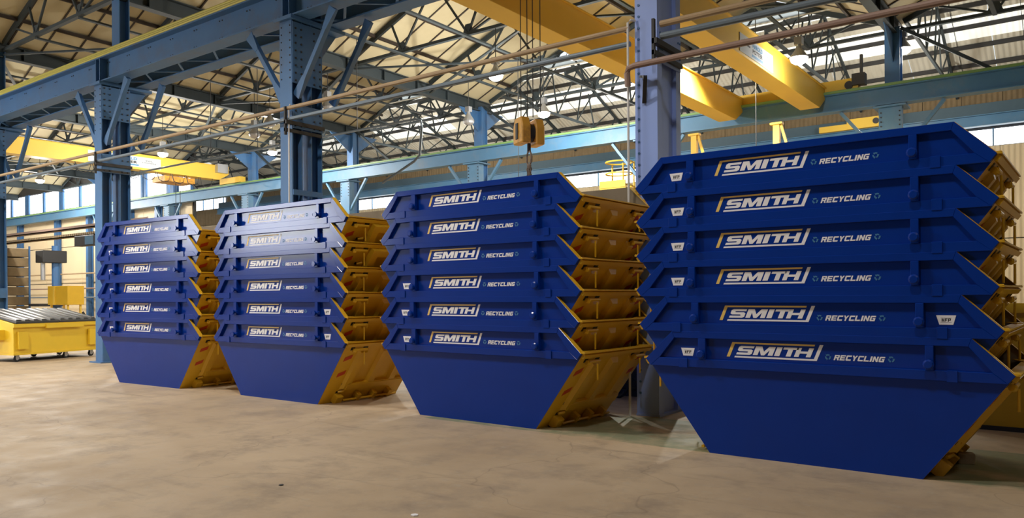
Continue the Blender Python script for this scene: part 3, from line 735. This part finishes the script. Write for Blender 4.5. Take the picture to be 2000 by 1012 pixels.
    for i, yy in enumerate((.36, .80, 1.23)):
        mb = MB(); 
        mb.prism([E(.22, yy - .09, 0), E(.22, yy + .09, 0), E(.90, yy + .09, 0), E(.90, yy - .09, 0)], [E(.26, yy - .06, .05), E(.26, yy + .06, .05), E(.86, yy + .06, .05), E(.86, yy - .06, .05)])
        D['rib_%d' % i] = mb.mesh('end_rib', 'yellow')
    mb = MB()   # framed door
    for (u0, u1, y0, y1) in ((.38, .95, .46, .58), (.38, .95, 1.38, 1.50), (.86, .95, .58, 1.38), (.38, .47, .58, 1.38)): slab(mb, u0, u1, y0, y1, 0, .10)
    slab(mb, .47, .86, .58, 1.38, 0, .02)
    D['door_frame'] = mb.mesh('end_door', 'yellow')
    mb = MB(); slab(mb, .24, .33, .34, 1.48, 0, .055); slab(mb, .33, .345, .34, 1.48, .0, .05)
    mb2 = mb; D['cross_bar'] = mb.mesh('cross_bar', 'yellow', bevel=.004)
    D['hook_bar'] = MB().tube([E(.09, .36, .085), E(.09, 1.46, .085)], .016, 8).mesh('hook_bar', 'yellow')
    for i, yy in enumerate((.28, .66, .98, 1.3)):
        w = .06 if i == 0 else .035
        mb = MB(); slab(mb, .03, .16, yy - w, yy + w, 0, .10)
        D['hook_%d' % i] = mb.mesh('base_hook', 'yellow', bevel=.004)
    for i, yy in enumerate((.14, W - .36)):
        mb = MB(); p0 = E(.915, yy, .045); p1 = E(.915, yy + .24, .045)
        mb.tube([p0, p1], .02, 8); q = E(.90, yy + (.17 if i == 0 else .1), .075)
        mb.tube([q, q - V((0, 0, .19))], .011, 6); mb.tube([E(.9, yy - .01, .03), E(.9, yy + .03, .05)], .03, 8)
        D['latch_%d' % i] = mb.mesh('latch_handle', 'yellow')
        for j, (ya, yb) in enumerate(((yy - .03, yy + .04), (yy + .2, yy + .29))):
            mb = MB(); slab(mb, .88, .945, ya, yb, .001, .004); D['slot_%d' % (2 * i + j)] = mb.mesh('latch_slot', 'black')
    for i, (u, yy) in enumerate(((.44, .10), (.70, .08), (.60, W - .2), (.80, W - .2))):
        pts = [(u, yy), (u + .045, yy + .13), (u + .11, yy + .13), (u + .065, yy)]
        D['red_%d' % i] = MB().prism([E(a, y, .0015) for a, y in pts], [E(a, y, .004) for a, y in pts]).mesh('red_marker', 'red')
    mb = MB(); 
    for u, yy in ((.68, .30), (.30, .27), (.16, .24)): slab(mb, u, u + .035, yy, yy + .05, .001, .006)
    D['slots'] = mb.mesh('hinge_slots', 'black')
    mb = MB()
    for u, yy in ((.70, .30), (.33, .27), (.19, .24)): mb.tube([E(u, yy + .02, .02), E(u + .03, yy + .10, .04)], .018, 6)
    D['hinge'] = mb.mesh('hinge_pins', 'yellow')
    D['floor_plate'] = MB().box(-b_, b_, 0, W, 0, .006).mesh('floor_plate', 'inner')
    # decals, thin vinyl on the front panel
    def dec(nm, poly_list, key, o=.0022):
        mb = MB()
        for p in poly_list: plate(mb, p, .0004, o)
        D[nm] = mb.mesh(nm, key)
    sh = .41     # slant
    def sl_(x, z, z0=.972): return (x + (z - z0) * sh, z)
    dec('gold_bracket', [[sl_(-.772, .978), sl_(-.740, .978), sl_(-.740, 1.108), sl_(-.772, 1.122)], [sl_(-.772, 1.122), sl_(-.745, 1.106), sl_(.018, 1.106), sl_(.018, 1.122)]], 'gold')
    dec('white_bracket', [[sl_(-.692, .972), sl_(.060, .972), sl_(.060, .988), sl_(-.692, .988)], [sl_(.060, .972), sl_(.092, .972), sl_(.092, 1.122), sl_(.060, 1.122)]], 'white')
    lets = []
    z0, z1 = 1.003, 1.088
    def L(x0, w, polys):
        for p in polys: lets.append([sl_(x0 + a * w, z0 + c * (z1 - z0)) for a, c in p])
    L(-.685, .150, [S_OUT]); L(-.520, .190, [M_OUT]); L(-.315, .050, [[(0, 0), (1, 0), (1, 1), (0, 1)]])
    L(-.252, .140, [T_OUT]); L(-.128, .150, [H_OUT])
    dec('smith_lettering', lets, 'white', .0028)
    q4 = lambda a, b, c, d: [(a, c), (b, c), (b, d), (a, d)]
    GL = {'R': [q4(0, .3, 0, 1), [(.3, .78), (1, .78), (1, .9), (.9, 1), (.3, 1)], q4(.7, 1, .58, .78), [(.3, .38), (.9, .38), (1, .48), (1, .58), (.3, .58)], [(.70, 0), (1.03, 0), (.86, .38), (.54, .38)]],
          'E': [q4(0, .3, 0, 1), q4(.3, 1, .78, 1), q4(.3, .92, .40, .60), q4(.3, 1, 0, .22)],
          'C': [[(.12, 1), (1, 1), (1, .74), (.3, .74), (.3, .26), (1, .26), (1, 0), (.12, 0), (0, .12), (0, .88)]],
          'Y': [[(0, 1), (.32, 1), (.5, .66), (.68, 1), (1, 1), (.65, .42), (.65, 0), (.35, 0), (.35, .42)]],
          'L': [[(0, 0), (0, 1), (.3, 1), (.3, .24), (1, .24), (1, 0)]], 'I': [q4(0, 1, 0, 1)],
          'N': [[(0, 0), (0, 1), (.3, 1), (.7, .42), (.7, 1), (1, 1), (1, 0), (.7, 0), (.3, .58), (.3, 0)]],
          'G': [[(.12, 1), (1, 1), (1, .76), (.3, .76), (.3, .24), (.7, .24), (.7, .38), (.5, .38), (.5, .58), (1, .58), (1, 0), (.12, 0), (0, .12), (0, .88)]],
          'W': [[(0, 1), (.24, 1), (.32, .4), (.42, 1), (.58, 1), (.68, .4), (.76, 1), (1, 1), (.82, 0), (.6, 0), (.5, .55), (.4, 0), (.18, 0)]],
          'F': [[(0, 0), (0, 1), (1, 1), (1, .76), (.32, .76), (.32, .6), (.85, .6), (.85, .38), (.32, .38), (.32, 0)]],
          'P': [q4(0, .3, 0, 1), q4(.3, 1, .78, 1), q4(.7, 1, .55, .78), q4(.3, 1, .34, .55)]}
    def word(txt, x0, x1, za, zb, slant, gap=.16):
        ws = [.34 if c == 'I' else 1 for c in txt]; u = (x1 - x0) / (sum(ws) + gap * (len(txt) - 1)); x = x0; out = []
        for c, w_ in zip(txt, ws):
            for p in GL[c]: out.append([(x + a_ * w_ * u + c_ * (zb - za) * slant, za + c_ * (zb - za)) for a_, c_ in p])
            x += (w_ + gap) * u
        return out
    dec('recycling_lettering', word('RECYCLING', .240, .660, .988, 1.036, .32), 'white', .0022)
    def sym(xc, zc_):
        polys = []; R, r = .026, .014
        for k in range(3):
            a0 = math.radians(90 + 120 * k - 42); a1 = math.radians(90 + 120 * k + 35)
            pts = [(xc + R * math.cos(a0 + (a1 - a0) * j / 4), zc_ + R * math.sin(a0 + (a1 - a0) * j / 4)) for j in range(5)]
            pts += [(xc + r * math.cos(a1 - (a1 - a0) * j / 4), zc_ + r * math.sin(a1 - (a1 - a0) * j / 4)) for j in range(5)]
            polys.append(pts)
            am = a1 + .35
            polys.append([(xc + (R + .008) * math.cos(a1), zc_ + (R + .008) * math.sin(a1)), (xc + .02 * math.cos(am), zc_ + .02 * math.sin(am)), (xc + (r - .006) * math.cos(a1), zc_ + (r - .006) * math.sin(a1))])
        return polys
    dec('sym_a', sym(.192, 1.014), 'cyan'); dec('sym_b', sym(.722, 1.016), 'cyan')
    for nm, xo in (('l', 0), ('r', 2.398)):
        dec('badge_' + nm, [[(-1.231 + xo, .968), (-1.128 + xo, .968), (-1.106 + xo, 1.047), (-1.255 + xo, 1.047)]], 'white', .0025)
        dec('badge_text_' + nm, word('WFP', -1.217 + xo, -1.147 + xo, .993, 1.021, .1, .2), 'black', .003)
        dec('badge_frame_' + nm, [[(-1.222 + xo, .988), (-1.140 + xo, .988), (-1.140 + xo, .990), (-1.222 + xo, .990)], [(-1.222 + xo, 1.024), (-1.140 + xo, 1.024), (-1.140 + xo, 1.026), (-1.222 + xo, 1.026)]], 'black', .0028)
    return D
SM = skip_meshes()
PI = math.pi
def make_skip(label, loc, rz, style, badge, group, knob=False):
    t = thing('waste_skip', label, 'skip', loc, rz, group)
    P = lambda name, key, par=t, back=False: put(name, SM[key], par, (0, W, 0) if back else None, PI if back else None)
    f = P('side_panel', 'side_panel')
    P('side_panel', 'side_panel', back=True)
    P('floor_plate', 'floor_plate')
    o = P('gold_bracket', 'gold_bracket', f); o['label'] = 'gold bracket line over the lettering'
    P('white_bracket', 'white_bracket', f); P('smith_lettering', 'smith_lettering', f); P('recycling_lettering', 'recycling_lettering', f)
    P('recycling_symbol', 'sym_a', f); P('recycling_symbol', 'sym_b', f)
    if badge:
        bd = P('maker_plate', 'badge_' + badge); P('maker_lettering', 'badge_text_' + badge, bd); P('maker_print', 'badge_frame_' + badge, bd)
    for back in (False, True):
        P('rim_frame', 'rim_frame', back=back); P('edge_trim', 'edge_trim_a', back=back); P('edge_trim', 'edge_trim_b', back=back)
        for q in 'ab':
            P('upright', 'upright_' + q, back=back); P('lifting_lug', ('knob_' if knob else 'lug_') + q, back=back); P('stacking_pocket', 'pocket_' + q, back=back)
        e = P('end_wall', 'end_wall', back=back)
        P('end_rim', 'end_rim', back=back)
        sub = lambda n, k: put(n, SM[k], e)
        if style == 'door': sub('end_door', 'door_frame')
        else:
            for i in range(3): sub('end_rib', 'rib_%d' % i)
        sub('cross_bar', 'cross_bar'); sub('hook_bar', 'hook_bar')
        for i in range(4): sub('base_hook', 'hook_%d' % i)
        for i in range(2): sub('latch_handle', 'latch_%d' % i)
        for i in range(4): sub('latch_slot', 'slot_%d' % i)
        for i in range(4): sub('red_marker', 'red_%d' % i)
        sub('hinge_slots', 'slots'); sub('hinge_pins', 'hinge')
    return t
STK = [((-13.698, 7.349, .042), [0, -.02, .01, -.02, -.02, .015], 'leftmost', ['l', 'l', 'l', 'l', 'l', None], [0, 0, 0, 0, 0, 1]),
       ((-10.111, 7.477, -.006), [0, 0, .01, 0, .01, .04], 'second-from-left', ['r', 'r', None, None, None, None], [0, 0, 0, 0, 1, 1]),
       ((-6.263, 7.597, -.021), [0, -.029, .0, -.02, -.02, .007], 'third-from-left', ['l', 'l', 'l', None, None, None], [0] * 6),
       ((-2.123, 7.434, -.014), [0, -.072, -.107, -.106, -.106, -.117], 'nearest', ['l', 'r', 'l', 'l', 'l', 'l'], [0] * 6)]
ORD = ['bottom skip resting on the floor', 'second skip from the bottom', 'third skip from the bottom', 'third skip from the top', 'second skip from the top', 'topmost skip']
for (x, y, a), dxs, nm, bad, sty in STK:
    for l in range(6):
        dx = dxs[l]
        make_skip('blue and yellow waste skip, %s of the %s stack' % (ORD[l], nm), (x + dx * math.cos(a), y + dx * math.sin(a), PITCH * l), a,
                  'door' if sty[l] else 'rib', bad[l], 'stacked skips, %s stack' % nm, knob=x > -8)

# ------------------------------------------------------------------ yellow wheeled bin with black lids
def make_bin():
    p0 = V((-21.35, 8.1, 0)); p1 = V((-21.86, 10.3, 0))
    ang = math.atan2((p1 - p0).y, (p1 - p0).x)
    t = thing('waste_container', 'yellow wheeled waste container with ribbed black lids at the left', 'waste container', (-21.4, 8.07, 0), ang)
    L, D, z0, zf, zb = 2.36, 1.5, .17, .95, 1.24      # long side runs along local x, width local y (towards the back/left)
    prof = [(0, z0), (D, z0), (D + .1, zb), (.0, zf), (-.10, .78), (-.0, .40)]
    prof = [(0, z0), (D, z0), (D, zb), (.02, zf)]
    b = MB(); b.prism([(0, y, z) for y, z in prof], [(L, y, z) for y, z in prof]); b.build('body', 'bin_yellow', t, bevel=.01)
    MB().box(-.03, L + .03, -.05, .02, zf - .09, zf).build('front_rim', 'bin_yellow', t)
    MB().box(.8, 1.85, -.09, -.04, zf - .13, zf - .02).build('front_handle_rail', 'bin_yellow', t)
    for x in (.2, L - .2 ): MB().box(x - .12, x + .12, -.07, 0, z0 + .15, zf - .2).build('side_stiffener', 'bin_yellow', t)
    MB().box(-.03, L + .03, -.03, D + .03, z0, z0 + .05).build('base_rim', 'bin_yellow', t)
    # fork pockets on both ends
    for s in (0, 1):
        b = MB(); x = 0 if s == 0 else L; d = -.22 if s == 0 else .22
        pr = [(.35, .55), (1.15, .55), (1.15, .80), (.35, .80)]
        b.prism([(x, y, z) for y, z in pr], [(x + d, y + (.03 if i in (0, 3) else -.03), z) for i, (y, z) in enumerate(pr)]); b.build('fork_pocket', 'bin_yellow', t)
        MB().box(min(x + d, x + d * 1.03), max(x + d, x + d * 1.03), .45, 1.05, .59, .76).build('pocket_opening', 'black', t)
    # lids: two, each of ribs
    for s in (0, 1):
        x0 = .02 + s * (L / 2); x1 = x0 + L / 2 - .04
        b = MB(); b.prism([(x0, -.06, zf), (x1, -.06, zf), (x1, D + .02, zb), (x0, D + .02, zb)], [(x0, -.06, zf + .05), (x1, -.06, zf + .05), (x1, D + .02, zb + .05), (x0, D + .02, zb + .05)])
        lid = b.build('lid', 'lid', t, bevel=.008)
        for i in range(5):
            xx = x0 + .12 + i * (x1 - x0 - .24) / 4
            bb = MB(); n = 6
            up_ = [(y, zf + .05 + (zb - zf) * (y + .06) / (D + .08)) for y in (.0, D * .3, D * .6, D * .95)]
            bb.prism([(xx - .075, y, z) for y, z in up_] + [(xx - .075, up_[-1][0], up_[-1][1] - .01)], [(xx - .04, y + .0, z + .035) for y, z in up_] + [(xx - .04, up_[-1][0], up_[-1][1] - .01)])
            bb = MB(); y0_, z0_ = up_[0]; y1_, z1_ = up_[-1]
            bb.prism([(xx - .08, y0_, z0_ - .005), (xx + .08, y0_, z0_ - .005), (xx + .08, y1_, z1_ - .005), (xx - .08, y1_, z1_ - .005)],
                     [(xx - .045, y0_ + .05, z0_ + .045), (xx + .045, y0_ + .05, z0_ + .045), (xx + .045, y1_ - .05, z1_ + .045), (xx - .045, y1_ - .05, z1_ + .045)])
            bb.build('lid_rib', 'lid', lid)
    for x, y in ((.15, .12), (L - .15, .12), (.15, D - .12), (L - .15, D - .12), (L * .62, .12), (L * .62, D - .12)):
        c = MB(); c.box(x - .05, x + .05, y - .05, y + .05, .16, .2); c.box(x - .045, x + .045, y - .035, y - .028, .06, .17); c.box(x - .045, x + .045, y + .028, y + .035, .06, .17)
        fork = c.build('castor_fork', 'metal', t)
        MB().tube([(x, y - .022, .075), (x, y + .022, .075)], .075, 14).build('wheel', 'rubber', fork)
        MB().tube([(x, y - .026, .075), (x, y + .026, .075)], .035, 10).build('hub', 'metal', fork)
make_bin()

# yellow container at the right edge, behind the nearest stack
t = thing('yellow_container', 'large yellow steel container at the right edge behind the nearest stack', 'waste container', (-.95, 10.55, 0), .0)
b = MB(); pr = [(0, 0), (6, 0), (6, 1.5), (.35, 1.5)]
pr = [(-.6, 0), (5, 0), (5, 1.45), (-.1, 1.45)]
b.prism([(x, 0, z) for x, z in pr], [(x, 1.8, z) for x, z in pr]); b.build('body', 'yellow', t, bevel=.008)
MB().box(-.12, 5.05, -.05, .0, 1.36, 1.47).build('top_rail', 'yellow', t)
MB().box(-.6, 5.0, -.03, .0, .0, .05).build('bottom_rail', 'dark', t)
for i in range(5): MB().box(.9 + i * .9, 1.0 + i * .9, -.05, 0, .05, 1.36).build('side_rib', 'yellow', t)

# ------------------------------------------------------------------ access platform, yellow posts, clutter
t = thing('ladder_cage', 'bright yellow access platform with safety hoops left of the lamplit column', 'ladder cage', (-14.3, 25.5, 0))
for x in (0, .45, .9): MB().tube([(x, 0, 0 if x == .45 else 5.4), (x, 0, 6.45)], .035, 6).build('upright', 'crane', t)
for z in (5.55, 6.0, 6.42):
    ring = [(.45 + .5 * math.cos(a), .45 * math.sin(a) - .3, z) for a in [i * PI / 8 for i in range(17)]]
    MB().tube(ring, .03, 6).build('hoop', 'crane', t)
MB().box(-.08, .98, -.8, .1, 5.38, 5.45).build('platform', 'crane', t)
MB().box(-.08, .98, -.82, -.78, 5.45, 5.7).build('kick_panel', 'crane', t)
for i, (x, y, zt) in enumerate(((-9.7, 22.4, 6.42), (-7.2, 22.4, 6.42))):
    t = thing('yellow_bracket_post', 'yellow braced post above the nearest stack, %s of two' % ('left' if i == 0 else 'right'), 'post', (x, y, 0))
    MB().box(-.09, .09, -.07, .07, 0, zt).build('post', 'crane', t)
    MB().box(-.17, .17, -.1, .1, zt, zt + .06).build('cap_plate', 'crane', t)
    MB().bar((.12, 0, zt), (.42, 0, zt - 1.1), .07, .07).build('brace', 'crane', t)
    MB().box(-.2, .2, -.2, .2, 0, .03).build('base_plate', 'crane', t)
# clutter behind the gap between stacks three and four
b = MB()
for i in range(5):
    cx, cy, cz, r = -5.9 + .22 * i, 10.6 + .12 * (i % 2), .25 + .12 * (i % 3), .24
    b.tube([(cx + r * math.cos(a), cy + .05 * math.sin(2 * a), cz + r * math.sin(a)) for a in [j * PI / 7 for j in range(15)]], .03, 6)
tag(b.build('cable_coil', 'rubber'), 'dark coiled hoses on the floor between the third and nearest stacks', 'hose')
t = thing('machine_frame', 'dark machinery frame standing behind the third skip stack', 'machine', (-6.9, 11.3, 0))
MB().box(-1.3, 1.95, -.4, .6, .1, 1.6).build('body', 'dark', t, bevel=.02)  # body made oversized to darken the gap beside the column
MB().box(-1.4, 2.0, -.45, .65, 0, .1).build('skid', 'dark', t)
for x in (-.5, .2): MB().tube([(x, -.42, .5), (x, -.5, .5)], .16, 14).build('flywheel', 'metal', t)
MB().tube([(.6, -.3, 1.6), (.6, -.3, 2.1)], .05, 8).build('exhaust', 'metal', t)
t = thing('shade_box', 'dark box added to shade the floor behind the left end of the nearest stack', 'chest', (-3.75, 11.4, 0))  # added dark box that stands in for the shade right of the column
MB().box(-.7, .7, -.35, .35, .08, .95).build('body', 'dark', t, bevel=.015)
MB().box(-.72, .72, -.37, .37, .95, .99).build('lid', 'dark', t)
for x in (-.6, .6): MB().box(x - .05, x + .05, -.3, .3, 0, .08).build('foot', 'rubber', t)
o = MB().box(-4.15, -3.55, 10.3, 10.8, 0, .12).build('pallet', 'wood'); tag(o, 'low timber pallet behind the gap left of the nearest stack', 'pallet')
bm = bmesh.new(); bmesh.ops.create_icosphere(bm, subdivisions=3, radius=.33)
for v in bm.verts:
    n = 1 + .12 * math.sin(v.co.x * 17 + v.co.z * 9) + .07 * math.sin(v.co.y * 31); v.co = V((v.co.x * n, v.co.y * n, max(-.30, v.co.z * n * .95)))
me = bpy.data.meshes.new('plastic_sack'); bm.to_mesh(me); bm.free(); me.materials.append(M['pink'])
o = put('plastic_sack', me, None, (-3.95, 10.55, .42)); tag(o, 'pale plastic sack on the pallet left of the nearest stack', 'sack')
t = thing('timber_block', 'small grey wooden block on the floor beside the nearest stack', 'block', (-.95, 8.35, 0), .3)
MB().box(-.07, .07, -.05, .05, 0, .1).build('block', 'wood', t, bevel=.004)
# far-left workshop clutter
t = thing('yellow_cabinet', 'small yellow cabinet on legs behind the wheeled bin', 'cabinet', (-39.6, 17.2, 0), .1)
MB().box(-.85, .85, -.4, .4, 1.25, 2.15).build('body', 'yellow', t, bevel=.01)
MB().box(-.35, -.2, -.43, -.4, 1.25, 2.15).build('door_edge', 'crane', t)
for x, y in ((-.7, -.3), (.7, -.3), (-.7, .3), (.7, .3)): MB().box(x - .04, x + .04, y - .04, y + .04, 0, 1.25).build('leg', 'crane', t)
t = thing('pillar_drill', 'blue pillar drill with dark motor head in the far left workshop', 'drill', (-48.2, 20.4, 0))
MB().tube([(0, 0, 0), (0, 0, 4.6)], .22, 12).build('pillar', 'steel', t)
MB().box(-.5, .5, -.9, .4, 3.6, 4.3).build('head', 'dark', t, bevel=.03)
MB().tube([(0, -.7, 3.6), (0, -.7, 2.6)], .12, 10).build('spindle', 'metal', t)
MB().box(-.7, .7, -1.2, .2, 1.1, 1.25).build('table', 'dark', t)
MB().box(-.8, .8, -1.2, .6, 0, .18).build('base_plate', 'dark', t)
t = thing('steel_rack', 'brown storage stack at the far left edge beneath the column', 'rack', (-50.6, 19.0, 0))
for i in range(8): MB().box(-.8, .8, -.6, .6, .05 + i * .56, .55 + i * .56).build('crate', 'brown_clad', t, bevel=.02)
for x, y in ((-.85, -.6), (.85, -.6), (-.85, .6), (.85, .6)): MB().box(x - .04, x + .04, y - .04, y + .04, 0, 4.6).build('upright', 'steel', t)
for i, (x, y, s) in enumerate(((-42, 19, .5), (-40.3, 17.8, .4), (-34.6, 16, .45), (-44.5, 18.4, .6))):
    b = MB(); 
    for j in range(5):
        a = j * 1.3 + i; b.bar((x + s * math.cos(a), y + s * math.sin(a), .02), (x - s * .6 * math.cos(a + .5), y, s * (1.2 + .5 * math.sin(a))), .12 * s, .3 * s)
    o = b.build('scrap_pile', ['dark', 'wood', 'metal', 'brown_clad'][i]); tag(o, ['dark', 'timber', 'silvery metal', 'brown'][i] + ' offcuts heaped in the far left workshop', 'scrap')
# services crossing the far-left workshop
for i, (z0, z1, y, key, lab) in enumerate(((4.62, 3.85, 18, 'brown_clad', 'brown cable tray crossing in front of the cream cladding, lower one'), (5.0, 4.15, 18, 'pipe_brown', 'brown cable tray crossing in front of the cream cladding, upper one'))):
    b = MB(); b.box(-60, -33.5, y, y + .35, z0, z0 + .05); b.box(-60, -33.5, y, y + .03, z0, z0 + .16)
    tag(b.build('cable_tray', key), lab, 'cable tray')
t = thing('junction_box', 'dark green junction box hanging under the cable tray by the column', 'box', (-39.4, 18.15, 4.12))
MB().box(-1.0, 1.0, -.2, .2, 0, .5).build('box', 'dark', t, bevel=.02)
MB().box(.15, .95, -.22, -.2, .05, .45).build('door', 'steel_lit', t)
for i, z in enumerate((3.2, 2.2, 1.6)):
    o = MB().tube([(-66, 24.5, z), (-42, 24.5, z)], .05, 6).build('wall_pipe', ['pipe_tan', 'pipe_brown', 'pipe_grey'][i]); tag(o, '%s pipe running along the cream cladding at the far left' % ['tan', 'brown', 'grey'][i], 'pipe')
# small specks of litter on the floor
for i, (x, y, r, key, lab) in enumerate(((-3.95, 4.1, .03, 'white', 'pale scrap of paper'), (-2.55, 3.2, .018, 'white', 'tiny white chip'), (-5.5, 4.1, .02, 'dark', 'dark pebble'), (-3.4, 3.1, .02, 'dark', 'black scrap'))):
    b = MB(); pts = [(x + r * (1 + .4 * math.sin(3 * a)) * math.cos(a), y + r * math.sin(a)) for a in [j * PI / 3 for j in range(6)]]
    b.prism([(p[0], p[1], 0.0) for p in pts], [(p[0] * .98 + x * .02, p[1] * .98 + y * .02, .008) for p in pts]); tag(b.build('litter', key), lab + ' lying alone on the concrete floor', 'litter')
